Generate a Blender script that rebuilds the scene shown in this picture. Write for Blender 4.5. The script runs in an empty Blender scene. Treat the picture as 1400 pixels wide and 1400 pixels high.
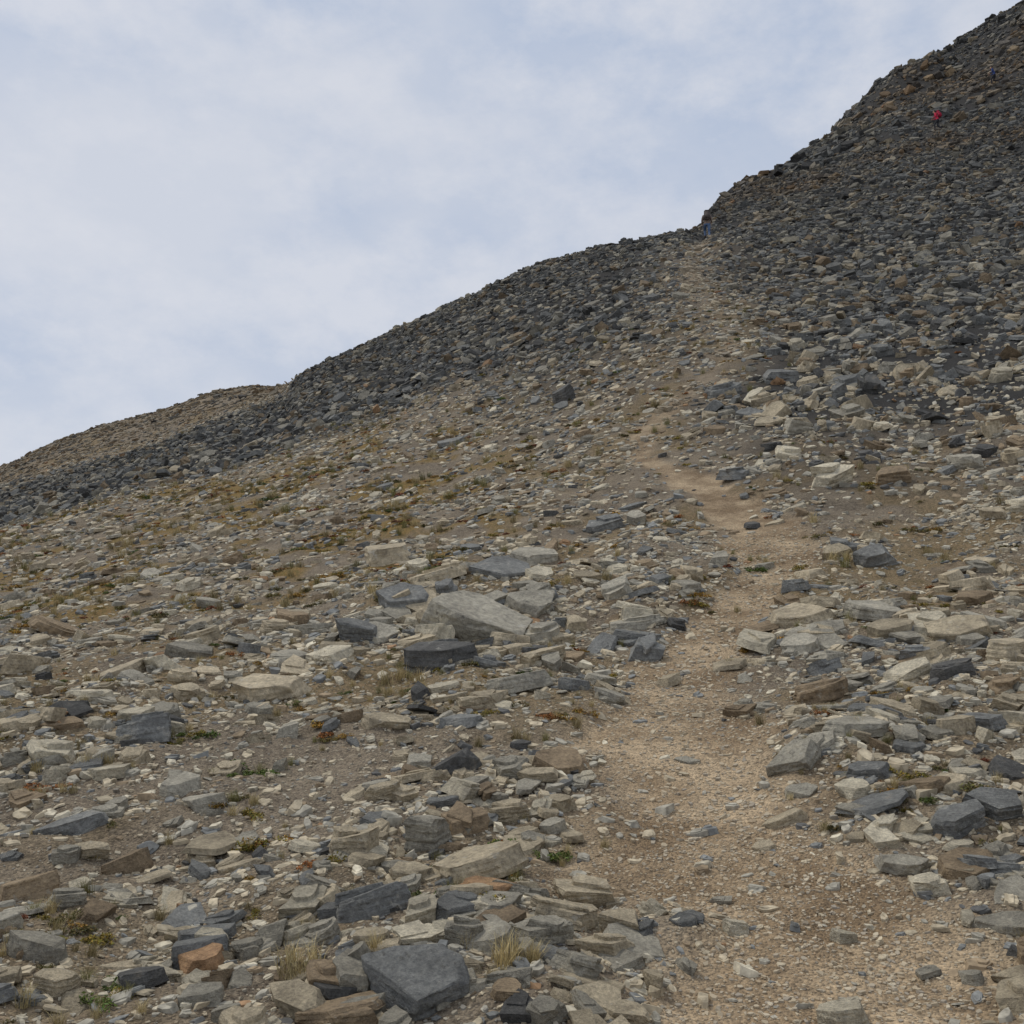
import bpy, bmesh, math, random
import numpy as np
from mathutils import Vector, Matrix, noise as mnoise
rng=np.random.default_rng(7)
scene=bpy.context.scene
EYE=1.6
# ------------------------------------------------------------------ noise
def _h(ix,iy,seed):
    with np.errstate(over='ignore'):
        h=(ix.astype(np.int64)*374761393+iy.astype(np.int64)*668265263+seed*1442695041)&0xffffffff
        h=((h^(h>>13))*1274126177)&0xffffffff
        h=(h^(h>>16))&0xffff
    return h/65535.0
def vn(x,y,seed=0):
    ix=np.floor(x);iy=np.floor(y);fx=x-ix;fy=y-iy
    fx=fx*fx*(3-2*fx);fy=fy*fy*(3-2*fy)
    a=_h(ix,iy,seed);b=_h(ix+1,iy,seed);c=_h(ix,iy+1,seed);d=_h(ix+1,iy+1,seed)
    return (a+(b-a)*fx)+((c+(d-c)*fx)-(a+(b-a)*fx))*fy
def fbm(x,y,seed=0,o=4):
    s=0;a=.5;t=0
    for i in range(o):
        s=s+a*vn(x,y,seed+i*17);t+=a;x=x*2.03+11.3;y=y*2.03-7.7;a*=.5
    return s/t
def sstep(a,b,x):
    t=np.clip((x-a)/(b-a),0,1);return t*t*(3-2*t)
# ------------------------------------------------------------------ terrain survey (heights in metres along bearings)
US=np.array([-.53,-.26,0,.155,.21,.37,.47,.57])
DS=np.array([3.2,5,7,10,15,22,32,45,60,80,105,140])
ZT=np.array([[0.46,0.60,0.92,1.41,2.03,3.04,4.89,7.65,11.31,16.01,21.65,26.61],
[0.47,0.64,0.97,1.52,2.53,4.11,6.88,11.16,16.50,22.96,30.71,38.00],
[0.48,0.68,1.02,1.61,2.97,5.33,9.42,16.50,25.34,32.28,39.32,47.41],
[0.49,0.73,1.08,1.72,3.28,6.17,11.18,19.51,28.53,36.52,45.28,55.28],
[0.50,0.75,1.11,1.78,3.35,6.38,11.51,19.95,28.87,39.89,50.46,62.13],
[0.53,0.81,1.22,1.94,3.69,6.92,12.27,20.32,30.61,44.84,62.81,78.46],
[0.55,0.85,1.30,2.06,3.84,7.23,12.84,21.35,32.27,47.90,69.86,89.83],
[0.57,0.90,1.39,2.20,4.05,7.58,13.40,22.17,33.78,50.98,73.71,101.44]])
CREST=np.array([(-.8,.10),(-.573,.171),(-.529,.188),(-.470,.215),(-.418,.234),(-.351,.253),(-.306,.269),(-.268,.274),(-.241,.273),(-.228,.283),(-.139,.327),(-.077,.358),(-.008,.388),(.031,.406),(.094,.427),(.156,.440),(.196,.447),(.205,.453),(.219,.476),(.252,.502),(.288,.513),(.349,.559),(.362,.576),(.387,.600),(.421,.627),(.458,.641),(.491,.6605),(.507,.667),(.566,.704),(.652,.766),(.8,.86)])
CDIST=np.array([(-.8,105),(-.24,95),(-.225,62),(0,60),(.19,58),(.23,80),(.37,100),(.8,110)])
gu=np.linspace(-.8,.8,321);gl=np.linspace(math.log(2.5),math.log(140),161)
def build():
    S=(ZT-EYE)/DS
    T=np.zeros((len(US),161))
    for i in range(len(US)): T[i]=np.interp(gl,np.log(DS),S[i])
    zn=EYE+S[:,0]*DS[0]
    for j,l in enumerate(gl):
        d=math.exp(l)
        if d<3.2: T[:,j]=((zn-.13*(3.2-d))-EYE)/d
    G=np.zeros((321,161))
    for j in range(161):
        G[:,j]=np.interp(gu,US,T[:,j])
        G[:,j]+=np.where(gu<US[0],(gu-US[0])*.35,0)+np.where(gu>US[-1],(gu-US[-1])*.35,0)
    def blur(A,k,ax):
        ker=np.exp(-np.linspace(-2,2,2*k+1)**2);ker/=ker.sum()
        pad=[(0,0),(0,0)];pad[ax]=(k,k)
        Q=np.pad(A,pad,mode='reflect',reflect_type='odd');out=np.zeros_like(A)
        for i,w in enumerate(ker):
            sl=[slice(None),slice(None)];sl[ax]=slice(i,i+A.shape[ax]);out+=w*Q[tuple(sl)]
        return out
    G=blur(blur(G,8,0),4,1)
    D=np.exp(gl)
    vs=np.interp(gu,CREST[:,0],CREST[:,1]);dc=np.interp(gu,CDIST[:,0],CDIST[:,1])
    for i in range(321):
        jm=int(np.argmin(abs(D-dc[i])))
        w=sstep(.55*dc[i],.97*dc[i],D)
        G[i]+=(vs[i]-G[i,jm])*w
        G[i]-=np.clip(D-dc[i],0,None)/dc[i]*.22   # beyond the crest the ground falls away
    return G
G=build()
PD=np.array([-6,0,2,3.2,4,5,7,9.2,10.7,12.8,15,17.5,20,22,25,28,32,37,41,46,54,62,73])
PX=np.array([.5,.75,.98,1.06,1.04,.98,1.12,1.62,2.37,3.43,3.87,3.75,3.3,2.73,3.7,5.4,7.4,8.0,8.2,8.7,11.0,19,34])
PW=np.array([.6,.6,.62,.64,.62,.62,.58,.5,.48,.6,.55,.45,.4,.35,.4,.35,.35,.4,.4,.4,.4,.3,.3])
def pathmask(x,y):
    xc=np.interp(y,PD,PX);w=np.interp(y,PD,PW)
    dd=np.abs(x-xc)/w+ (fbm(x*1.3,y*1.3,91,3)-.5)*1.5
    return (1-sstep(.6,1.4,dd))*(1-sstep(19,30,y)*sstep(.3,.6,fbm(x*.7,y*.5,93,3))*.75)
def base(x,y):
    d=np.clip(y,2.5,140);u=np.clip(x/d,-.79,.79)
    fu=(u+.8)/.005;fl=(np.log(d)-gl[0])/(gl[1]-gl[0])
    i=np.clip(fu.astype(int),0,319);j=np.clip(fl.astype(int),0,159);a=fu-i;b=fl-j
    g=G[i,j]*(1-a)*(1-b)+G[i+1,j]*a*(1-b)+G[i,j+1]*(1-a)*b+G[i+1,j+1]*a*b
    z=EYE+g*d+(x-u*d)*.12
    z=z+np.where(y<2.5,(y-2.5)*.13,0)+np.where(y>140,-(y-140)*.25,0)
    return z
def height(x,y):
    x=np.asarray(x,float);y=np.asarray(y,float)
    z=base(x,y)
    r=np.sqrt(x*x+y*y);u=x/np.maximum(y,1)
    pm=pathmask(x,y)
    dc=np.interp(u,CDIST[:,0],CDIST[:,1]);nc=1-.75*sstep(.7,.95,y/dc)
    z=z+(fbm(x*.5,y*.5,5,4)-.5)*.42*sstep(2,9,r)*(1-.6*pm)
    z=z+(fbm(x*.12,y*.12,9,3)-.5)*1.3*sstep(12,50,r)*(1-.5*pm)*nc
    z=z+(fbm(x*2.2,y*2.2,13,4)-.5)*.14*(1-.7*pm)
    z=z+(fbm(x*9,y*9,23,3)-.5)*.03
    z=z-.07*pm*sstep(40,20,r)
    z=z+.38*np.exp(-(((x+.3)/1.5)**2+((y-12.9)/1.3)**2))   # rocky hump left of the path
    cr=sstep(.3,.42,u)*sstep(64,80,y)
    q=fbm(x*.09+3,y*.09,31,4)
    z=z+cr*((np.floor(q*9)/9*.7+q*.3)-.5)*4
    return z
def normal(x,y,e=.15):
    zx=(height(x+e,y)-height(x-e,y))/(2*e);zy=(height(x,y+e)-height(x,y-e))/(2*e)
    n=np.stack([-zx,-zy,np.ones_like(zx)],-1);return n/np.linalg.norm(n,axis=-1,keepdims=True)
def coarse(x,y):
    u=x/np.maximum(y,1)
    n=fbm(x*.15,y*.15,41,3)-.5
    right=sstep(12,26,y+n*16)*sstep(.17,.30,u+n*.2)
    mid=sstep(24,44,y+n*14)*sstep(-.12,.05,u+n*.2)
    band=sstep(37,44,y+n*14)*sstep(68,58,y+n*12)
    top=sstep(60,70,y)*sstep(.1,.2,u)
    c=np.clip(np.maximum.reduce([right,mid,band,top]),0,1)
    xc=np.interp(y,PD,PX);return c*(1-.75*np.exp(-((x-xc)/(1.2+.02*y))**2)*sstep(58,48,y))
def vegmask(x,y):
    u=x/np.maximum(y,1)
    n=fbm(x*.8,y*.8,57,4)
    reg=sstep(10,16,y)*sstep(42,34,y)*sstep(.12,-.08,u)
    reg=np.maximum(reg,.45)*(1-.9*coarse(x,y))
    reg=np.maximum(reg,.5*sstep(8,5,y)*sstep(.1,-.3,x))
    return sstep(.44,.62,n)*reg*(1-pathmask(x,y))
# ------------------------------------------------------------------ materials
def newmat(name):
    m=bpy.data.materials.new(name);m.use_nodes=True;nt=m.node_tree;nt.nodes.clear()
    o=nt.nodes.new('ShaderNodeOutputMaterial');b=nt.nodes.new('ShaderNodeBsdfPrincipled')
    nt.links.new(b.outputs[0],o.inputs[0]);b.inputs['Roughness'].default_value=.88
    b.inputs['Specular IOR Level'].default_value=.2
    return m,nt,b
def N(nt,t,**k):
    n=nt.nodes.new(t)
    for a,v in k.items(): setattr(n,a,v)
    return n
def noise_tex(nt,vec,scale,detail=4,rough=.6):
    n=N(nt,'ShaderNodeTexNoise');n.inputs['Scale'].default_value=scale;n.inputs['Detail'].default_value=detail
    n.inputs['Roughness'].default_value=rough;nt.links.new(vec,n.inputs['Vector']);return n.outputs['Fac']
def mapr(nt,v,a,b,c,d):
    n=N(nt,'ShaderNodeMapRange');nt.links.new(v,n.inputs[0])
    for i,k in enumerate((a,b,c,d)): n.inputs[i+1].default_value=k
    return n.outputs[0]
def mix(nt,f,a,b,mode='MIX'):
    n=N(nt,'ShaderNodeMix',data_type='RGBA',blend_type=mode)
    for s,v in ((n.inputs[0],f),(n.inputs[6],a),(n.inputs[7],b)):
        if isinstance(v,(int,float)): s.default_value=v
        elif isinstance(v,tuple): s.default_value=(*v,1)
        else: nt.links.new(v,s)
    return n.outputs[2]
def rock_mat(name,typ,lvl=2):
    m,nt,b=newmat(name)
    at=N(nt,'ShaderNodeAttribute',attribute_type=typ,attribute_name='rcol')
    if lvl==0:
        nt.links.new(at.outputs['Color'],b.inputs['Base Color']);return m
    tc=N(nt,'ShaderNodeTexCoord');oi=N(nt,'ShaderNodeObjectInfo')
    mul=N(nt,'ShaderNodeMath',operation='MULTIPLY');nt.links.new(oi.outputs['Random'],mul.inputs[0]);mul.inputs[1].default_value=60
    ad=N(nt,'ShaderNodeVectorMath',operation='ADD');nt.links.new(tc.outputs['Object'],ad.inputs[0]);nt.links.new(mul.outputs[0],ad.inputs[1])
    v=ad.outputs[0]
    n1=noise_tex(nt,v,2.6,5 if lvl>1 else 2,.65)
    c=mix(nt,1.0,at.outputs['Color'],mix(nt,mapr(nt,n1,.3,.7,0,1),(.62,.61,.60),(1.26,1.25,1.22)),'MULTIPLY')
    if lvl>1:
        n2=noise_tex(nt,v,17,5,.75)
        c=mix(nt,1.0,c,mix(nt,mapr(nt,n2,.32,.68,0,1),(.60,.60,.61),(1.30,1.28,1.24)),'MULTIPLY')
        c=mix(nt,mapr(nt,n1,.60,.74,0,.35),c,(.33,.255,.16))
        if lvl>2:
            li=noise_tex(nt,v,6.5,5,.7)
            c=mix(nt,mapr(nt,li,.60,.66,0,.45),c,(.48,.455,.39))
            c=mix(nt,mapr(nt,li,.40,.33,0,.6),c,(.075,.07,.06))
        mp=N(nt,'ShaderNodeMapping');mp.inputs['Scale'].default_value=(3.5,3.5,26);nt.links.new(v,mp.inputs[0])
        st=noise_tex(nt,mp.outputs[0],1.0,2)
        s=N(nt,'ShaderNodeMath',operation='MULTIPLY_ADD');nt.links.new(st,s.inputs[0]);s.inputs[1].default_value=.6;nt.links.new(n2,s.inputs[2])
        bp=N(nt,'ShaderNodeBump');bp.inputs['Strength'].default_value=.75;bp.inputs['Distance'].default_value=.03
        nt.links.new(s.outputs[0],bp.inputs['Height']);nt.links.new(bp.outputs[0],b.inputs['Normal'])
    nt.links.new(c,b.inputs['Base Color'])
    return m
M_rock=rock_mat('weathered_slate','INSTANCER',2)
M_chip=rock_mat('slate_chip','INSTANCER',1)
M_small=rock_mat('gravel_stone','INSTANCER',0)
M_hero=rock_mat('slab_stone','GEOMETRY',3)
def ground_mat():
    m,nt,b=newmat('scree_soil');b.inputs['Roughness'].default_value=.95
    tc=N(nt,'ShaderNodeTexCoord');v=tc.outputs['Object']
    ap=N(nt,'ShaderNodeAttribute',attribute_name='path');av=N(nt,'ShaderNodeAttribute',attribute_name='veg');ac=N(nt,'ShaderNodeAttribute',attribute_name='coarse')
    n1=noise_tex(nt,v,1.3,6,.65);n2=noise_tex(nt,v,16,5,.75)
    soil=mix(nt,mapr(nt,n1,.35,.65,0,1),(.10,.078,.056),(.235,.19,.135))
    soil=mix(nt,mapr(nt,n2,.4,.65,0,.6),soil,(.31,.26,.19))
    pc=mix(nt,mapr(nt,n1,.40,.60,0,1),(.24,.168,.098),(.57,.44,.285))
    pc=mix(nt,mapr(nt,n2,.35,.7,.5,0),pc,(.20,.145,.09))
    c=mix(nt,ap.outputs['Fac'],soil,pc)
    vg=mix(nt,mapr(nt,n2,.35,.65,0,1),(.13,.11,.035),(.29,.17,.06))
    c=mix(nt,av.outputs['Fac'],c,vg)
    c=mix(nt,ac.outputs['Fac'],c,(.042,.040,.037))
    vo=N(nt,'ShaderNodeTexVoronoi');vo.inputs['Scale'].default_value=75;nt.links.new(v,vo.inputs['Vector'])
    bw=N(nt,'ShaderNodeSeparateColor');nt.links.new(vo.outputs['Color'],bw.inputs[0])
    c=mix(nt,1.0,c,mix(nt,bw.outputs[0],(.68,.68,.69),(1.36,1.34,1.3)),'MULTIPLY')
    nt.links.new(c,b.inputs['Base Color'])
    inv=mapr(nt,vo.outputs['Distance'],0,.6,1,0)
    s=N(nt,'ShaderNodeMath',operation='MULTIPLY_ADD');nt.links.new(n2,s.inputs[0]);s.inputs[1].default_value=2.2;nt.links.new(inv,s.inputs[2])
    bp=N(nt,'ShaderNodeBump');bp.inputs['Strength'].default_value=.9;bp.inputs['Distance'].default_value=.011
    nt.links.new(s.outputs[0],bp.inputs['Height']);nt.links.new(bp.outputs[0],b.inputs['Normal'])
    return m
# ------------------------------------------------------------------ ground mesh
def mk_ground():
    nx,ny=760,860
    t=np.linspace(-1,1,nx);xs=np.sinh(t*6.1);xs=xs/abs(xs[0])*330
    s=np.linspace(-.42,1,ny);ys=2.0*np.sinh(s*6.1);ys=ys/ys[-1]*480+3
    X,Y=np.meshgrid(xs,ys);Z=height(X,Y)
    co=np.stack([X,Y,Z],-1).reshape(-1,3)
    idx=np.arange(nx*ny).reshape(ny,nx)
    q=np.stack([idx[:-1,:-1],idx[:-1,1:],idx[1:,1:],idx[1:,:-1]],-1).reshape(-1,4)
    me=bpy.data.meshes.new('hillside')
    me.vertices.add(len(co));me.vertices.foreach_set('co',co.ravel().astype(np.float32))
    me.loops.add(q.size);me.loops.foreach_set('vertex_index',q.ravel().astype(np.int32))
    me.polygons.add(len(q));me.polygons.foreach_set('loop_start',np.arange(0,q.size,4,dtype=np.int32))
    me.polygons.foreach_set('use_smooth',np.ones(len(q),bool))
    me.update(calc_edges=True)
    for nm,fn in (('path',pathmask),('veg',vegmask),('coarse',coarse)):
        a=me.attributes.new(nm,'FLOAT','POINT')
        val=fn(X,Y)
        if nm=='coarse': val=val*(1-.8*pathmask(X,Y))
        if nm=='veg': val=val*(1-.6*sstep(9,6,Y))
        if nm=='path': val=val*(1-.35*sstep(16,30,Y))
        a.data.foreach_set('value',val.ravel().astype(np.float32))
    ob=bpy.data.objects.new('hillside_ground',me);scene.collection.objects.link(ob);me.materials.append(ground_mat())
mk_ground()
# ------------------------------------------------------------------ rock prototypes
def slab_hull(r,th,w,ncut):
    bm=bmesh.new();n=r.randint(4,6);a0=r.random()*6.28
    ang=[a0+(i+r.uniform(-.3,.3))*6.283/n for i in range(n)]
    tx=r.uniform(-.5,.5)*th;ty=r.uniform(-.5,.5)*th
    slx=r.uniform(-.18,.18)*th*2;sly=r.uniform(-.18,.18)*th*2
    for a in ang:
        rr=r.uniform(.74,1.18);c,s=math.cos(a),math.sin(a);k=1/max(abs(c),abs(s))**.3
        x=c*.5*rr*k;y=s*.5*w*rr*k
        sh=r.uniform(.84,1.02)
        bm.verts.new((x,y,-th/2))
        bm.verts.new((x*sh+slx,y*sh+sly,th/2+x*tx+y*ty))
    def hull():
        res=bmesh.ops.convex_hull(bm,input=bm.verts)
        bmesh.ops.delete(bm,geom=[g for g in set(res['geom_interior']+res['geom_unused']) if isinstance(g,bmesh.types.BMVert)],context='VERTS')
    hull()
    for i in range(ncut):
        a=r.random()*6.28;el=r.uniform(-.2,1.1)
        no=Vector((math.cos(a)*math.cos(el),math.sin(a)*math.cos(el),math.sin(el)))
        mx=max(v.co.dot(no) for v in bm.verts)
        if el>.8: dd=mx*r.uniform(.82,.94)
        else: dd=mx*r.uniform(.70,.92)
        bmesh.ops.bisect_plane(bm,geom=bm.verts[:]+bm.edges[:]+bm.faces[:],plane_co=no*dd,plane_no=no,clear_outer=True)
        bmesh.ops.delete(bm,geom=bm.faces[:],context='FACES_ONLY');bmesh.ops.delete(bm,geom=bm.edges[:],context='EDGES_FACES')
        hull()
    bmesh.ops.dissolve_limit(bm,angle_limit=math.radians(6),verts=bm.verts,edges=bm.edges)
    return bm
def rock_mesh(name,seed,th,w,hi,mat):
    r=random.Random(seed)
    bm=slab_hull(r,th,w,r.randint(2,4))
    if hi>=1 and r.random()<.3:
        b2=slab_hull(r,th*.45,w*r.uniform(.6,.95),2)
        s=r.uniform(.6,.85);M=Matrix.Translation((r.uniform(-.08,.08),r.uniform(-.06,.06),th*.5))@Matrix.Rotation(r.uniform(-.5,.5),4,'Z')@Matrix.Diagonal((s,s,1,1))
        b2.transform(M);t=bpy.data.meshes.new('t');b2.to_mesh(t);b2.free();bm.from_mesh(t);bpy.data.meshes.remove(t)
    if hi>=1:
        bmesh.ops.bevel(bm,geom=bm.edges[:],offset=.010 if hi<3 else .007,segments=1,affect='EDGES',clamp_overlap=True)
    if hi>=2:
        for it in range(3 if hi==2 else 5):
            L=.13 if hi==2 else .04
            bmesh.ops.triangulate(bm,faces=bm.faces[:])
            es=[e for e in bm.edges if e.calc_length()>L]
            if not es: break
            bmesh.ops.subdivide_edges(bm,edges=es,cuts=1)
        bmesh.ops.triangulate(bm,faces=bm.faces[:])
        off=Vector((seed*1.7%91,seed*3.1%77,seed*.7%53))
        bm.normal_update()
        for v in bm.verts:
            p=v.co.copy();nn=v.normal.copy();k=1-abs(nn.z)
            d=mnoise.noise(p*3.5+off)*.030+mnoise.noise(p*11+off)*.013
            st=mnoise.noise(Vector((p.x*2.6,p.y*2.6,math.floor(p.z*24)*.9))+off)
            v.co=p+nn*d*(.35+.65*k)+Vector((nn.x,nn.y,0))*st*.03*k
    bmesh.ops.recalc_face_normals(bm,faces=bm.faces)
    me=bpy.data.meshes.new(name);bm.to_mesh(me);bm.free();me.materials.append(mat)
    return me
def proto_coll(name,specs,mat):
    c=bpy.data.collections.new(name)
    for i,(th,w,hi) in enumerate(specs):
        me=rock_mesh(f'{name}_{i:02d}',1000+i*13+len(name),th,w,hi,mat)
        c.objects.link(bpy.data.objects.new(f'{name}_{i:02d}',me))
    return c
R=random.Random(3)
C_med=proto_coll('stone_shape',[(.07+.30*R.random()**1.6,R.uniform(.45,.9),2) for i in range(30)],M_rock)
C_small=proto_coll('pebble_shape',[(R.uniform(.15,.5),R.uniform(.55,.95),0) for i in range(12)],M_small)
C_low=proto_coll('chip_shape',[(.08+.32*R.random()**1.5,R.uniform(.4,.9),1) for i in range(24)],M_chip)
# ------------------------------------------------------------------ instancer
def gn_group(name,coll):
    ng=bpy.data.node_groups.new(name,'GeometryNodeTree')
    ng.interface.new_socket('Geometry',in_out='INPUT',socket_type='NodeSocketGeometry')
    ng.interface.new_socket('Geometry',in_out='OUTPUT',socket_type='NodeSocketGeometry')
    gi=ng.nodes.new('NodeGroupInput');go=ng.nodes.new('NodeGroupOutput')
    ip=ng.nodes.new('GeometryNodeInstanceOnPoints');ci=ng.nodes.new('GeometryNodeCollectionInfo')
    ci.inputs['Collection'].default_value=coll;ci.inputs['Separate Children'].default_value=True;ci.inputs['Reset Children'].default_value=True
    ip.inputs['Pick Instance'].default_value=True
    def na(n,t):
        a=ng.nodes.new('GeometryNodeInputNamedAttribute');a.data_type=t;a.inputs['Name'].default_value=n
        return [o for o in a.outputs if o.enabled][0]
    L=ng.links.new
    L(gi.outputs[0],ip.inputs['Points']);L(ci.outputs[0],ip.inputs['Instance'])
    L(na('idx','INT'),ip.inputs['Instance Index']);L(na('rot','FLOAT_VECTOR'),ip.inputs['Rotation']);L(na('scl','FLOAT_VECTOR'),ip.inputs['Scale'])
    L(ip.outputs[0],go.inputs[0]);return ng
def instancer(name,coll,P,rot,scl,col):
    me=bpy.data.meshes.new(name);n=len(P);me.vertices.add(n);me.vertices.foreach_set('co',P.ravel().astype(np.float32))
    a=me.attributes.new('rot','FLOAT_VECTOR','POINT');a.data.foreach_set('vector',rot.ravel().astype(np.float32))
    a=me.attributes.new('scl','FLOAT_VECTOR','POINT');a.data.foreach_set('vector',scl.ravel().astype(np.float32))
    a=me.attributes.new('idx','INT','POINT');a.data.foreach_set('value',rng.integers(0,len(coll.objects),n).astype(np.int32))
    a=me.attributes.new('rcol','FLOAT_COLOR','POINT');a.data.foreach_set('color',np.concatenate([col,np.ones((n,1))],1).ravel().astype(np.float32))
    ob=bpy.data.objects.new(name,me);scene.collection.objects.link(ob)
    md=ob.modifiers.new('scatter','NODES');md.node_group=gn_group(name+'_nodes',coll);return ob
def euler_from(nv,yaw,tilt,tdir):
    n=nv+np.stack([np.cos(tdir)*np.tan(tilt),np.sin(tdir)*np.tan(tilt),np.zeros_like(tilt)],-1)
    n/=np.linalg.norm(n,axis=1,keepdims=True)
    t=np.stack([np.cos(yaw),np.sin(yaw),np.zeros_like(yaw)],-1)
    t=t-n*(t*n).sum(1,keepdims=True);t/=np.linalg.norm(t,axis=1,keepdims=True)
    b=np.cross(n,t)
    r20=t[:,2];ey=-np.arcsin(np.clip(r20,-1,1));ex=np.arctan2(b[:,2],n[:,2]);ez=np.arctan2(t[:,1],t[:,0])
    return np.stack([ex,ey,ez],-1),n
PAL=np.array([[.49,.42,.30],[.59,.535,.41],[.385,.36,.295],[.222,.226,.217],[.30,.23,.15],[.40,.25,.14],[.118,.117,.112]])
W_near=np.array([.36,.13,.28,.13,.065,.005,.036]);W_dark=np.array([.06,.01,.24,.37,.09,.002,.22]);W_brown=np.array([.28,.07,.26,.13,.19,.008,.06])
HX,HY=11.6,55.6
def colours(x,y,kind=''):
    n=len(x);c=coarse(x,y)*sstep(16,40,y);br=(1-c)*sstep(12,20,y)
    w=W_near[None]*(1-c-br)[:,None]+W_dark[None]*c[:,None]+W_brown[None]*br[:,None]
    cs=np.cumsum(w,1);cs/=cs[:,-1:]
    k=(rng.random(n)[:,None]>cs).sum(1);k=np.clip(k,0,6)
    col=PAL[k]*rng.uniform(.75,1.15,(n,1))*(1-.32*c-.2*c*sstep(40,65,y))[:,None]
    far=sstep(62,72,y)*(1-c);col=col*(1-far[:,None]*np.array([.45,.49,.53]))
    rust=sstep(.55,.7,fbm(x*.1+9,y*.1,77,3))*sstep(40,60,y)*sstep(.15,.3,x/y)
    col=col*(1-rust[:,None]*np.array([-.08,.08,.22]))
    tanp=pathmask(x,y)*sstep(18,30,y)
    col=col*(1-tanp[:,None])+tanp[:,None]*np.array([.38,.32,.235])*rng.uniform(.6,1.2,(n,1))
    if kind=='gravel':
        pm=pathmask(x,y)[:,None];loc=np.array([.27,.225,.16])*(1-pm)+np.array([.44,.345,.225])*pm
        col=col*.5+loc*.5
    return np.clip(col,.02,.7)
def wedge(d0,d1,dens,um=.78):
    A=um*(d1*d1-d0*d0);n=int(A*dens)
    y=np.sqrt(rng.uniform(d0*d0,d1*d1,n));x=rng.uniform(-um,um,n)*y
    return x,y
def scatter(name,coll,bins,kind):
    Ps=[];Rs=[];Ss=[];Cs=[]
    for d0,d1,s0,s1,dens in bins:
        x,y=wedge(d0,d1,dens)
        pm=pathmask(x,y);cl=fbm(x*.9,y*.9,101,3);c=coarse(x,y)
        pl=np.interp(y,PD,PX)-x
        cl=cl+.26*sstep(.5,.8,pl)*sstep(2.4,1.6,pl)*sstep(7.5,5.5,y)
        cl=cl+.10*sstep(-.6,-1.0,pl)*sstep(12,8,y)
        cl=cl+.25*np.exp(-(((x+.4)/1.9)**2+((y-12.2)/1.8)**2))
        if kind=='gravel': keep=np.clip(.6+.4*pm,0,1)*(.5+sstep(.3,.6,cl)*.5)
        elif kind=='small': keep=(1-.86*pm*sstep(34,18,y))*(.28+.72*sstep(.38,.6,cl))
        else: keep=(1-.97*pm*(1-.75*sstep(22,32,y)))*(.14+.86*sstep(.42,.6,cl))
        keep=np.where(y>30,np.maximum(keep,.9*(1-.5*pm)),keep)
        if kind=='medium': keep=keep*(.42+.58*np.maximum(c,sstep(15,10,y)))
        keep=keep*(1-.4*vegmask(x,y))
        dc=np.interp(x/y,CDIST[:,0],CDIST[:,1]);keep=keep*(y<dc+12)
        if kind=='medium': keep=keep*((np.hypot(x-HX,y-HY+.7)>1.6)&(np.hypot(x-33.8,y-72.5)>1.8)&(np.hypot(x-41.2,y-77.5)>1.3))
        k=rng.random(len(x))<keep
        x=x[k];y=y[k];c=c[k];n=len(x)
        L=s0*(s1/s0)**(rng.random(n)**1.5)*(1+.25*c*(rng.random(n)))
        if kind=='medium':
            L=np.where((y>14),L*(.75+.25*c),L)
            L=np.where((y>46)&(y<66)&(x/y<.24),np.minimum(L,.6),L)
        nv=normal(x,y,.12 if d0<15 else .4)
        tilt=np.abs(rng.normal(0,.19+.24*c,n));tilt=np.clip(tilt,0,1.05)
        e,nn=euler_from(nv,rng.uniform(0,6.28,n),tilt,rng.uniform(0,6.28,n))
        zz=height(x,y)
        lift=L*rng.uniform(.0,.08 if kind!='medium' else .12,n)
        Ps.append(np.stack([x,y,zz+lift],-1));Rs.append(e)
        Ss.append(np.stack([L,L*rng.uniform(.8,1.15,n),L*rng.uniform(.75,1.25,n)*(1+.35*c)],-1));Cs.append(colours(x,y,kind))
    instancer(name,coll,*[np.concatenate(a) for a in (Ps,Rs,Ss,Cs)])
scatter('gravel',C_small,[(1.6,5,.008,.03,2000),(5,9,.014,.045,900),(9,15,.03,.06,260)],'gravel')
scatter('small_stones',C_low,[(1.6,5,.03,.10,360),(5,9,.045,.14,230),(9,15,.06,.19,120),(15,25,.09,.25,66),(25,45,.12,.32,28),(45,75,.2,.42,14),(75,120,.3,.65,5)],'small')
scatter('scree_stones',C_med,[(1.6,5,.11,.29,52),(5,9,.14,.40,34),(9,15,.18,.58,19),(15,25,.24,.8,13),(25,45,.27,.8,7),(45,72,.32,.78,3.8),(72,120,.5,1.4,1.1)],'medium')
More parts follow.
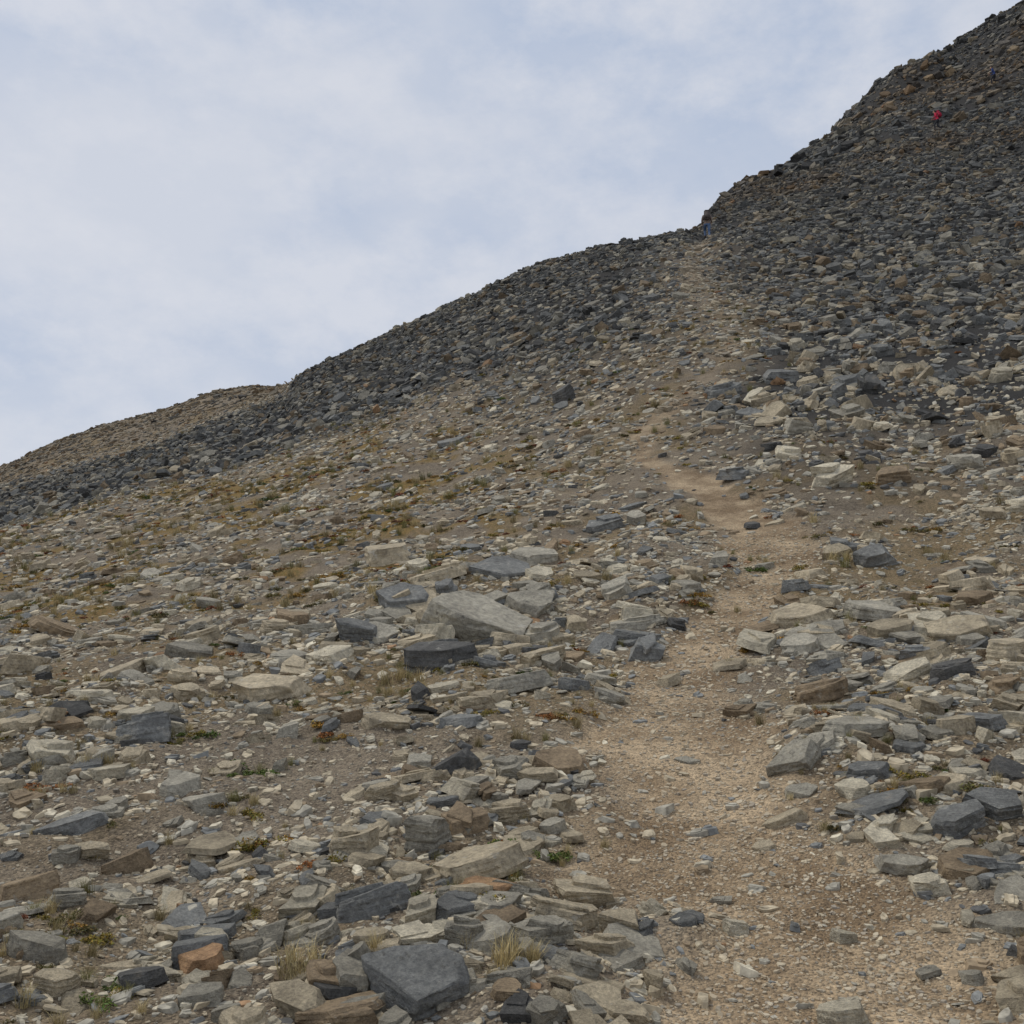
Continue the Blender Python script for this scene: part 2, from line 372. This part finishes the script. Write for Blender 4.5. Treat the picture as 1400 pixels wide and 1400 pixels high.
# ------------------------------------------------------------------ individual slabs (x, y, length, thickness ratio, tone)
HERO=[(-0.31,3.35,0.37,0.4,3),(-0.59,4.18,0.34,0.35,3),(-0.41,5.07,0.32,0.6,2),(-0.72,5.66,0.19,0.7,0),(-0.76,4.82,0.29,0.45,0),(-0.13,4.58,0.41,0.25,0),(0.31,4.40,0.26,0.35,0),(0.20,4.06,0.30,0.25,0),(-0.18,3.78,0.17,0.6,2),(-0.23,4.06,0.24,0.35,3),(-2.70,7.36,0.46,0.45,3),(-2.11,4.53,0.37,0.3,4),(-1.85,4.27,0.19,0.35,2),(-2.11,8.73,0.71,0.3,0),(-0.65,9.37,0.80,0.35,6),(-0.44,10.91,1.09,0.4,2),(-1.93,15.68,1.11,0.35,0),(0.39,14.76,0.88,0.22,2),(1.58,16.49,0.80,0.3,3),(0.05,8.14,0.54,0.28,2),(2.97,10.16,0.68,0.28,0),(5.51,17.00,0.82,0.5,1),(7.61,27.04,1.25,0.35,3),(5.83,26.50,1.18,0.3,3),(6.44,25.19,0.94,0.35,1),(6.22,21.01,0.94,0.4,2),(1.65,31.77,0.94,0.7,6),(6.53,16.66,0.74,0.4,4),
(4.64,12.56,0.56,0.55,3),(3.10,7.82,0.38,0.4,1),(2.38,7.74,0.46,0.3,4),(2.89,6.20,0.39,0.4,3),(1.66,5.89,0.35,0.4,2),(2.12,6.14,0.41,0.25,2),(1.94,5.49,0.24,0.35,3),(2.03,4.72,0.28,0.4,3),(2.27,4.82,0.27,0.45,3),(3.64,9.86,0.59,0.25,2),(1.03,3.25,0.17,0.45,1),(0.88,4.02,0.13,0.4,1),(1.24,3.90,0.10,0.5,1),(-0.55,3.25,0.30,0.2,4),(4.08,8.91,0.53,0.35,0),(4.03,8.06,0.42,0.4,0),(-0.28,7.58,0.34,0.45,0),(1.34,10.69,0.68,0.2,2),(-1.60,10.58,0.51,0.5,3),(-1.80,6.39,0.21,0.3,0),(-0.94,7.21,0.38,0.3,0),(4.24,18.43,0.82,0.25,3),(-1.81,29.91,1.00,0.3,3),(-5.76,12.69,0.85,0.15,4),(-1.79,9.76,0.51,0.3,1),(0.00,10.26,0.53,0.3,0),(-1.25,3.67,0.14,0.5,1),(-2.04,4.96,0.20,0.4,0),
(0.45,3.98,0.18,0.5,0),(1.66,3.45,0.15,0.3,0),(-0.02,3.42,0.15,0.4,2),(-1.54,3.49,0.16,0.5,0),(-1.24,14.46,0.86,0.2,2),(-0.80,13.48,0.90,0.2,2),(-0.10,12.82,0.76,0.2,3),(0.17,11.47,0.68,0.3,2),(-1.21,11.70,0.70,0.3,3),(-0.94,12.69,0.85,0.2,0),(0.42,10.47,0.47,0.3,0),(0.28,9.47,0.49,0.3,0),(-0.40,3.56,0.16,0.3,2),(-0.73,3.98,0.18,0.4,2),(0.00,5.38,0.24,0.4,0),(-0.25,5.83,0.26,0.3,2),(-0.46,4.58,0.24,0.35,0),(0.00,4.31,0.22,0.3,2),(0.12,3.86,0.23,0.35,2),(0.35,3.78,0.20,0.4,0),(0.22,3.52,0.18,0.4,2),(0.35,3.28,0.17,0.3,0)]
for i,(x,y,L,th,pi) in enumerate(HERO):
    th=th*.8;L=L*1.08
    me=rock_mesh('stone_slab',i*7+5,th,random.Random(i).uniform(.55,.85),3,M_hero)
    ob=bpy.data.objects.new('stone_slab',me);scene.collection.objects.link(ob)
    c=PAL[pi]*random.Random(i+9).uniform(.88,1.08)
    a=me.attributes.new('rcol','FLOAT_COLOR','POINT');a.data.foreach_set('color',np.tile(np.append(c,1),len(me.vertices)).astype(np.float32))
    nv=normal(np.array([x]),np.array([y]),.15)
    e,nn=euler_from(nv,np.array([random.Random(i+3).uniform(-.5,.5)]),np.array([random.Random(i+5).uniform(0,.3)]),np.array([random.Random(i+6).uniform(0,6.28)]))
    ob.location=(x,y,float(height(x,y))+L*th*.28);ob.rotation_euler=e[0];ob.scale=(L,L,L)
# ------------------------------------------------------------------ plants
def leaf_mat():
    m,nt,b=newmat('alpine_leaf');b.inputs['Roughness'].default_value=.7
    at=N(nt,'ShaderNodeAttribute',attribute_type='INSTANCER',attribute_name='rcol')
    lt=N(nt,'ShaderNodeAttribute',attribute_name='tint')
    c=mix(nt,1.0,at.outputs['Color'],lt.outputs['Color'],'MULTIPLY');nt.links.new(c,b.inputs['Base Color']);return m
M_leaf=leaf_mat()
def plant_coll(name,kind,count):
    c=bpy.data.collections.new(name)
    for i in range(count):
        r=random.Random(i*5+len(name));vs=[];fs=[];ts=[]
        if kind=='grass':
            for k in range(75):
                a=r.random()*6.28;lean=r.uniform(.1,1.0);L=r.uniform(.5,1.0);bx,by=r.gauss(0,.14),r.gauss(0,.14)
                w=.012;b0=len(vs);px,py=-math.sin(a)*w,math.cos(a)*w;t=r.uniform(.6,1.3)
                for s in (0,.4,.75,1):
                    rad=L*lean*s**1.5*.8;z=L*s*(1-.45*lean*s);ww=1-s*.85
                    for q in (-1,1): vs.append((bx+math.cos(a)*rad+px*q*ww,by+math.sin(a)*rad+py*q*ww,z));ts.append((t,t,t,1))
                for s in range(3): fs.append((b0+2*s,b0+2*s+1,b0+2*s+3,b0+2*s+2))
        else:
            cs=[(r.gauss(0,.2),r.gauss(0,.17),r.uniform(.08,.2)) for _ in range(6)]
            for k in range(320):
                cx,cy,cr=r.choice(cs);a=r.random()*6.28;rr=cr*math.sqrt(r.random());z=(cr*cr-rr*rr)**.5*r.uniform(.2,1.0)*.9+.02
                x,y=cx+math.cos(a)*rr,cy+math.sin(a)*rr;s=r.uniform(.018,.042)
                n=Vector((r.gauss(0,.7),r.gauss(0,.7),1)).normalized();t1=n.cross(Vector((math.cos(k),math.sin(k),.1))).normalized();t2=n.cross(t1)
                p=Vector((x,y,z));b0=len(vs);t=r.uniform(.4,1.5);h=r.uniform(-.2,.3)
                for q in (t1*s*1.3,t2*s*.6,-t1*s*1.3,-t2*s*.6): vs.append(tuple(p+q));ts.append((t*(1+h),t,t*.9,1))
                fs.append((b0,b0+1,b0+2,b0+3))
        me=bpy.data.meshes.new(name);me.from_pydata(vs,[],fs);me.materials.append(M_leaf)
        at=me.attributes.new('tint','FLOAT_COLOR','POINT');at.data.foreach_set('color',np.array(ts,np.float32).ravel())
        c.objects.link(bpy.data.objects.new(f'{name}_{i}',me))
    return c
CG=plant_coll('grass_tuft','grass',5);CL=plant_coll('leafy_cushion','leaf',8)
PL=[(-1.64,6.39,0),(-1.32,5.12,1),(-1.59,5.66,1),(-1.10,9.09,2),(0.26,7.21,1),(-2.76,6.07,1),(-1.31,3.52,0),(-0.03,3.63,2),(2.09,5.22,1),(0.11,4.91,0),(0.73,9.96,1),(-7.03,13.89,1),(-2.49,7.43,0),(-0.18,4.27,0),(-1.72,3.98,1),(-0.76,3.59,2),(-1.23,7.07,1),(-0.86,8.39,2),(2.25,11.24,1),(0.27,24.20,1),(3.25,13.21,0),(-.7,9.2,1),(.2,9.9,1),(2.5,9.5,1)]
LC=np.array([[.10,.14,.03],[.24,.19,.035],[.34,.21,.045],[.29,.12,.035],[.14,.12,.04],[.20,.07,.035]])
GC=np.array([[.50,.40,.20],[.37,.30,.15],[.23,.21,.08]])
gx,gy,gs,gc=[],[],[],[];lx,ly,ls,lc=[],[],[],[]
rr=random.Random(11)
for x,y,t in PL:
    s=y/6
    for k in range(5 if t<2 else 3):
        px,py=x+rr.gauss(0,.11)*s,y+rr.gauss(0,.11)*s
        if t==2: gx.append(px);gy.append(py);gs.append(rr.uniform(.12,.2)*(.6+.4*s));gc.append(GC[rr.choice([0,0,1])]*rr.uniform(.8,1.2))
        else: lx.append(px);ly.append(py);ls.append(rr.uniform(.12,.27)*(.6+.4*s));lc.append(LC[rr.choice([0,0,1]) if t==0 else rr.choice([1,2,2,3,4])]*rr.uniform(.7,1.05))
    for k in range(4): gx.append(x+rr.gauss(0,.16)*s);gy.append(y+rr.gauss(0,.16)*s);gs.append(rr.uniform(.05,.11)*(.6+.4*s));gc.append(GC[rr.randint(0,2)])
for d0,d1,dens,s0,s1 in ((2.2,6,34,.05,.14),(6,12,20,.07,.2),(12,22,12,.12,.33),(22,42,7,.18,.46),(42,75,.5,.2,.5)):
    x,y=wedge(d0,d1,dens);k=rng.random(len(x))<vegmask(x,y)+.025*(1-pathmask(x,y));x=x[k];y=y[k]
    for a,b in zip(x,y):
        s=rr.uniform(s0,s1)
        if rr.random()<.45: gx.append(a);gy.append(b);gs.append(s*.75);gc.append(GC[rr.choice([0,1,2,1])]*rr.uniform(.6,1.1))
        else: lx.append(a);ly.append(b);ls.append(s*1.2);lc.append(LC[rr.choice([0,1,1,2,2,3,4,4,4,5])]*rr.uniform(.6,1.05))
def plant(name,coll,x,y,s,c):
    x,y,s,c=map(np.array,(x,y,s,c));nv=normal(x,y,.2)
    e,_=euler_from(nv*.6+np.array([0,0,.4]),rng.uniform(0,6.28,len(x)),np.zeros(len(x)),np.zeros(len(x)))
    instancer(name,coll,np.stack([x,y,height(x,y)],-1),e,np.stack([s,s,s],-1),c)
plant('dry_grass',CG,gx,gy,gs,gc);plant('alpine_plants',CL,lx,ly,ls,lc)
# ------------------------------------------------------------------ hikers
def flat_mat(name,c,rough=.8,var=.15):
    m,nt,b=newmat(name);b.inputs['Roughness'].default_value=rough
    tc=N(nt,'ShaderNodeTexCoord');n=noise_tex(nt,tc.outputs['Object'],9,3)
    nt.links.new(mix(nt,mapr(nt,n,.35,.65,0,1),tuple(k*(1-var) for k in c),tuple(k*(1+var) for k in c)),b.inputs['Base Color']);return m
M_skin=flat_mat('skin',(.45,.27,.19),.55);M_boot=flat_mat('boot_leather',(.05,.035,.025));M_pole=flat_mat('pole_metal',(.3,.3,.32),.4)
def mesh_obj(name,bm,mat,parent,smooth=True):
    me=bpy.data.meshes.new(name);bm.to_mesh(me);bm.free();me.materials.append(mat)
    for p in me.polygons: p.use_smooth=smooth
    ob=bpy.data.objects.new(name,me);scene.collection.objects.link(ob);ob.parent=parent;return ob
def ellip(bm,c,s,rot=None,seg=14):
    M=Matrix.Translation(c)@(rot.to_4x4() if rot else Matrix())@Matrix.Diagonal((*s,1))
    bmesh.ops.create_uvsphere(bm,u_segments=seg,v_segments=seg//2+2,radius=1,matrix=M)
def tube(bm,pts,rad,seg=8):
    rings=[]
    for i,p in enumerate(pts):
        p=Vector(p);d=(Vector(pts[min(i+1,len(pts)-1)])-Vector(pts[max(i-1,0)])).normalized()
        a=d.orthogonal().normalized();b=d.cross(a)
        rings.append([bm.verts.new(p+(a*math.cos(t*6.283/seg)+b*math.sin(t*6.283/seg))*rad[i]) for t in range(seg)])
    for r0,r1 in zip(rings,rings[1:]):
        for t in range(seg): bm.faces.new((r0[t],r0[(t+1)%seg],r1[(t+1)%seg],r1[t]))
    bm.faces.new(rings[0][::-1]);bm.faces.new(rings[-1])
def hiker(x,y,heading,jacket,trousers,hair,pack,lean=.2,poles=True,step=.27,scale=1.0):
    root=bpy.data.objects.new('hiker',None);scene.collection.objects.link(root)
    z0=float(height(x,y));root.location=(x,y,z0);root.rotation_euler=(0,0,heading);root.scale=(scale,)*3
    fw=Vector((-math.sin(heading),math.cos(heading)));rt=Vector((math.cos(heading),math.sin(heading)))
    def g(lx_,ly_): return float(height(x+rt.x*lx_+fw.x*ly_,y+rt.y*lx_+fw.y*ly_))-z0
    fL=Vector((-.11,step,g(-.11,step)+.03));fR=Vector((.11,-step*.8,g(.11,-step*.8)+.03))
    hz=min(fL.z,fR.z)+.90+.03
    pel=Vector((0,0,hz));S=lambda a,b,c:Vector((a,b+c*lean,hz+c))
    P=dict(pel=pel,belly=S(0,.01,.17),chest=S(0,.0,.38),nb=S(0,.0,.53),neck=S(0,.02,.61),
      sL=S(-.19,0,.46),sR=S(.19,0,.46))
    P['eL']=P['sL']+Vector((-.07,-.02,-.28));P['wL']=P['eL']+Vector((.03,.22,-.06));P['eR']=P['sR']+Vector((.07,.04,-.27));P['wR']=P['eR']+Vector((-.02,.21,.02))
    P['hL']=pel+Vector((-.1,0,-.05));P['hR']=pel+Vector((.1,0,-.05))
    aL=fL+Vector((0,-.02,.1));aR=fR+Vector((0,-.03,.12))
    def knee(h,a,Lt=.44,Ls=.42):
        d=(a-h);L=min(d.length,(Lt+Ls)*.999);c=(Lt*Lt-Ls*Ls+L*L)/(2*L);hh=math.sqrt(max(Lt*Lt-c*c,0));dn=d.normalized()
        f=Vector((0,1,0));f=(f-dn*f.dot(dn)).normalized();return h+dn*c+f*hh
    P['aL']=aL;P['aR']=aR;P['kL']=knee(P['hL'],aL);P['kR']=knee(P['hR'],aR)
    names=['pel','belly','chest','nb','neck','sL','eL','wL','sR','eR','wR','hL','kL','aL','hR','kR','aR']
    rad=dict(pel=.145,belly=.13,chest=.155,nb=.075,neck=.058,sL=.075,eL=.052,wL=.034,sR=.075,eR=.052,wR=.034,hL=.1,kL=.068,aL=.048,hR=.1,kR=.068,aR=.048)
    E=[('pel','belly'),('belly','chest'),('chest','nb'),('nb','neck'),('chest','sL'),('sL','eL'),('eL','wL'),('chest','sR'),('sR','eR'),('eR','wR'),('pel','hL'),('hL','kL'),('kL','aL'),('pel','hR'),('hR','kR'),('kR','aR')]
    me=bpy.data.meshes.new('t');me.from_pydata([P[n] for n in names],[(names.index(a),names.index(b)) for a,b in E],[])
    ob=bpy.data.objects.new('t',me);scene.collection.objects.link(ob);md=ob.modifiers.new('s','SKIN');md.use_smooth_shade=True
    for i,n in enumerate(names): sv=me.skin_vertices[0].data[i];sv.radius=(rad[n],rad[n]*(.75 if n in('pel','belly','chest') else 1));sv.use_root=(n=='pel')
    ob.modifiers.new('u','SUBSURF').levels=2;ob.modifiers['u'].render_levels=2
    dg=bpy.context.evaluated_depsgraph_get();dg.update();bme=bpy.data.meshes.new_from_object(ob.evaluated_get(dg));bpy.data.objects.remove(ob)
    bme.materials.clear()
    for m in (jacket,trousers,M_skin): bme.materials.append(m)
    segm={('pel','belly'):0,('belly','chest'):0,('chest','nb'):0,('nb','neck'):2,('chest','sL'):0,('sL','eL'):0,('eL','wL'):0,('chest','sR'):0,('sR','eR'):0,('eR','wR'):0,('pel','hL'):1,('hL','kL'):1,('kL','aL'):1,('pel','hR'):1,('hR','kR'):1,('kR','aR'):1}
    for p in bme.polygons:
        best=9
        for (a,b),mi in segm.items():
            A,B=P[a],P[b];t=max(0,min(1,(p.center-A).dot(B-A)/(B-A).length_squared));dd=(p.center-(A+(B-A)*t)).length/max(.03,rad[a]*(1-t)+rad[b]*t)
            if dd<best: best=dd;m=mi
        if p.center.z<hz-.03: m=1
        elif m==1: m=0
        p.material_index=m
    body=bpy.data.objects.new('body',bme);scene.collection.objects.link(body);body.parent=root
    H=P['neck']+Vector((0,.03,.10));bm=bmesh.new()
    ellip(bm,H,(.075,.092,.115),seg=20);ellip(bm,H+Vector((0,.085,-.02)),(.014,.02,.022))
    for s in (-1,1): ellip(bm,H+Vector((s*.076,.0,-.01)),(.01,.02,.03))
    ellip(bm,H+Vector((0,.068,-.075)),(.035,.02,.022))
    tube(bm,[tuple(P['neck']-Vector((0,.0,.05))),tuple(H)],[.055,.05])
    mesh_obj('head',bm,M_skin,root)
    bm=bmesh.new()
    for s in (-1,1): ellip(bm,H+Vector((s*.03,.081,.012)),(.011,.008,.007))
    ellip(bm,H+Vector((0,.086,-.052)),(.022,.006,.005));mesh_obj('eyes_and_mouth',bm,flat_mat('eye_dark',(.05,.03,.03)),root)
    bm=bmesh.new();ellip(bm,H+Vector((0,-.02,.028)),(.084,.092,.104),seg=18);ellip(bm,H+Vector((0,-.07,-.045)),(.06,.035,.07));mesh_obj('hair',bm,hair,root)
    for sd,k in (('hand_left','L'),('hand_right','R')):
        w=P['w'+k];e=P['e'+k];d=(w-e).normalized();c=w+d*.045;bm=bmesh.new();q=d.to_track_quat('Y','Z').to_matrix()
        tube(bm,[tuple(w-d*.03),tuple(w+d*.01)],[.03,.028]);ellip(bm,c,(.04,.05,.018),q)
        for i,L in enumerate((.065,.078,.072,.056)):
            o=c+q@Vector((-.03+.02*i,.04,0));tube(bm,[tuple(o),tuple(o+q@Vector((0,L*.45,-.012))),tuple(o+q@Vector((0,L*.55,-.04))),tuple(o+q@Vector((0,L*.2,-.058)))],[.0095,.009,.0085,.007],6)
        sg=1 if k=='L' else -1;o=c+q@Vector((sg*.034,-.015,0));tube(bm,[tuple(o),tuple(o+q@Vector((sg*.028,.025,-.015))),tuple(o+q@Vector((sg*.02,.05,-.035)))],[.012,.0105,.008],6)
        mesh_obj(sd,bm,M_skin,root)
    for nm,a,f in (('boot_left',aL,fL),('boot_right',aR,fR)):
        bm=bmesh.new();ellip(bm,f+Vector((0,.06,.035)),(.05,.14,.05));ellip(bm,f+Vector((0,-.02,.09)),(.052,.062,.085))
        bmesh.ops.create_cube(bm,size=1,matrix=Matrix.Translation(f+Vector((0,.045,0)))@Matrix.Diagonal((.095,.27,.03,1)));mesh_obj(nm,bm,M_boot,root)
    if pack:
        q=Matrix.Rotation(-math.atan(lean),3,'X');c=P['chest']+q@Vector((0,-.22,-.04));bm=bmesh.new()
        def bx(o,s):
            r=bmesh.ops.create_cube(bm,size=1,matrix=Matrix.Translation(c+q@Vector(o))@q.to_4x4()@Matrix.Diagonal((*s,1)))
            es=list({e for v in r['verts'] for e in v.link_edges});bmesh.ops.bevel(bm,geom=es,offset=.045 if min(s)>.1 else .02,segments=3,affect='EDGES')
        bx((0,0,0),(.31,.2,.5));bx((0,.0,.27),(.29,.22,.11));bx((0,-.12,-.08),(.22,.08,.26));bx((-.17,0,-.12),(.07,.12,.2));bx((.17,0,-.12),(.07,.12,.2))
        for s in (-1,1): tube(bm,[tuple(c+q@Vector((s*.1,.08,.22))),tuple(P['chest']+q@Vector((s*.12,.02,.16))),tuple(P['chest']+q@Vector((s*.13,.13,.02))),tuple(P['chest']+q@Vector((s*.14,.02,-.2)))],[.02]*4,6)
        mesh_obj('rucksack',bm,pack,root)
    if poles:
        for nm,k,s in (('pole_left','L',-1),('pole_right','R',1)):
            h=P['w'+k]+(P['w'+k]-P['e'+k]).normalized()*.06+Vector((0,.02,-.03));t=Vector((s*.28,h.y+.12,0));t.z=g(t.x,t.y)
            bm=bmesh.new();dd=(h-t).normalized();tube(bm,[tuple(t),tuple(t+dd*.5),tuple(h-dd*.06)],[.005,.007,.009],6);tube(bm,[tuple(h-dd*.08),tuple(h+dd*.08)],[.016,.018]);tube(bm,[tuple(t+dd*.06),tuple(t+dd*.07)],[.03,.03]);mesh_obj(nm,bm,M_pole,root)
    return root
hiker(HX,HY,-.15,flat_mat('brown_jacket',(.20,.145,.115)),flat_mat('blue_jeans',(.085,.13,.22)),flat_mat('auburn_hair',(.32,.12,.05)),flat_mat('dark_rucksack',(.085,.07,.065)),lean=.22,scale=1.1)
hiker(33.8,73,1.0,flat_mat('red_jacket',(.55,.03,.07)),flat_mat('dark_trousers',(.03,.03,.035)),flat_mat('dark_hair',(.05,.03,.02)),flat_mat('wine_rucksack',(.35,.02,.05)),lean=.32,poles=False)
hiker(41.2,78,.9,flat_mat('navy_jacket',(.03,.05,.15)),flat_mat('black_trousers',(.02,.02,.025)),flat_mat('brown_hair',(.08,.05,.03)),None,lean=.3,poles=False)
# ------------------------------------------------------------------ camera / light
cam=bpy.data.cameras.new('camera');co=bpy.data.objects.new('camera',cam);scene.collection.objects.link(co);scene.camera=co
co.location=(0,0,EYE);co.rotation_euler=(math.radians(98),0,0);cam.sensor_width=36;cam.lens=34.6;cam.clip_end=2000;cam.clip_start=.05
SE,SR=55,-50
w=bpy.data.worlds.new('World');scene.world=w;w.use_nodes=True;nt=w.node_tree;nt.nodes.clear()
o=nt.nodes.new('ShaderNodeOutputWorld');bg=nt.nodes.new('ShaderNodeBackground');nt.links.new(bg.outputs[0],o.inputs[0]);bg.inputs[1].default_value=.1
sk=nt.nodes.new('ShaderNodeTexSky');sk.sky_type='NISHITA';sk.sun_disc=False;sk.sun_elevation=math.radians(SE);sk.sun_rotation=math.radians(SR)
tc=nt.nodes.new('ShaderNodeTexCoord');mp=nt.nodes.new('ShaderNodeMapping');mp.inputs['Scale'].default_value=(1,1,1.7);mp.inputs['Rotation'].default_value=(0,.3,.4);nt.links.new(tc.outputs['Generated'],mp.inputs[0])
f1=noise_tex(nt,mp.outputs[0],3.0,8,.55);f2=noise_tex(nt,mp.outputs[0],7.5,8,.62)
cl=mix(nt,mapr(nt,f1,.38,.60,0,1),(4.9,5.6,6.95),(6.3,6.65,7.45))
cl=mix(nt,mapr(nt,f2,.44,.64,0,.75),cl,(7.0,7.2,7.8))
nt.links.new(mix(nt,.94,sk.outputs[0],cl),bg.inputs[0])
sun=bpy.data.lights.new('sun','SUN');sun.energy=1.5;sun.angle=math.radians(10);sun.color=(1,.94,.83)
so=bpy.data.objects.new('sun',sun);scene.collection.objects.link(so)
az=math.radians(SR);dirv=Vector((math.sin(az)*math.cos(math.radians(SE)),math.cos(az)*math.cos(math.radians(SE)),math.sin(math.radians(SE))))
so.rotation_euler=dirv.to_track_quat('Z','Y').to_euler()
scene.view_settings.view_transform='Standard';scene.view_settings.look='None';scene.view_settings.exposure=0
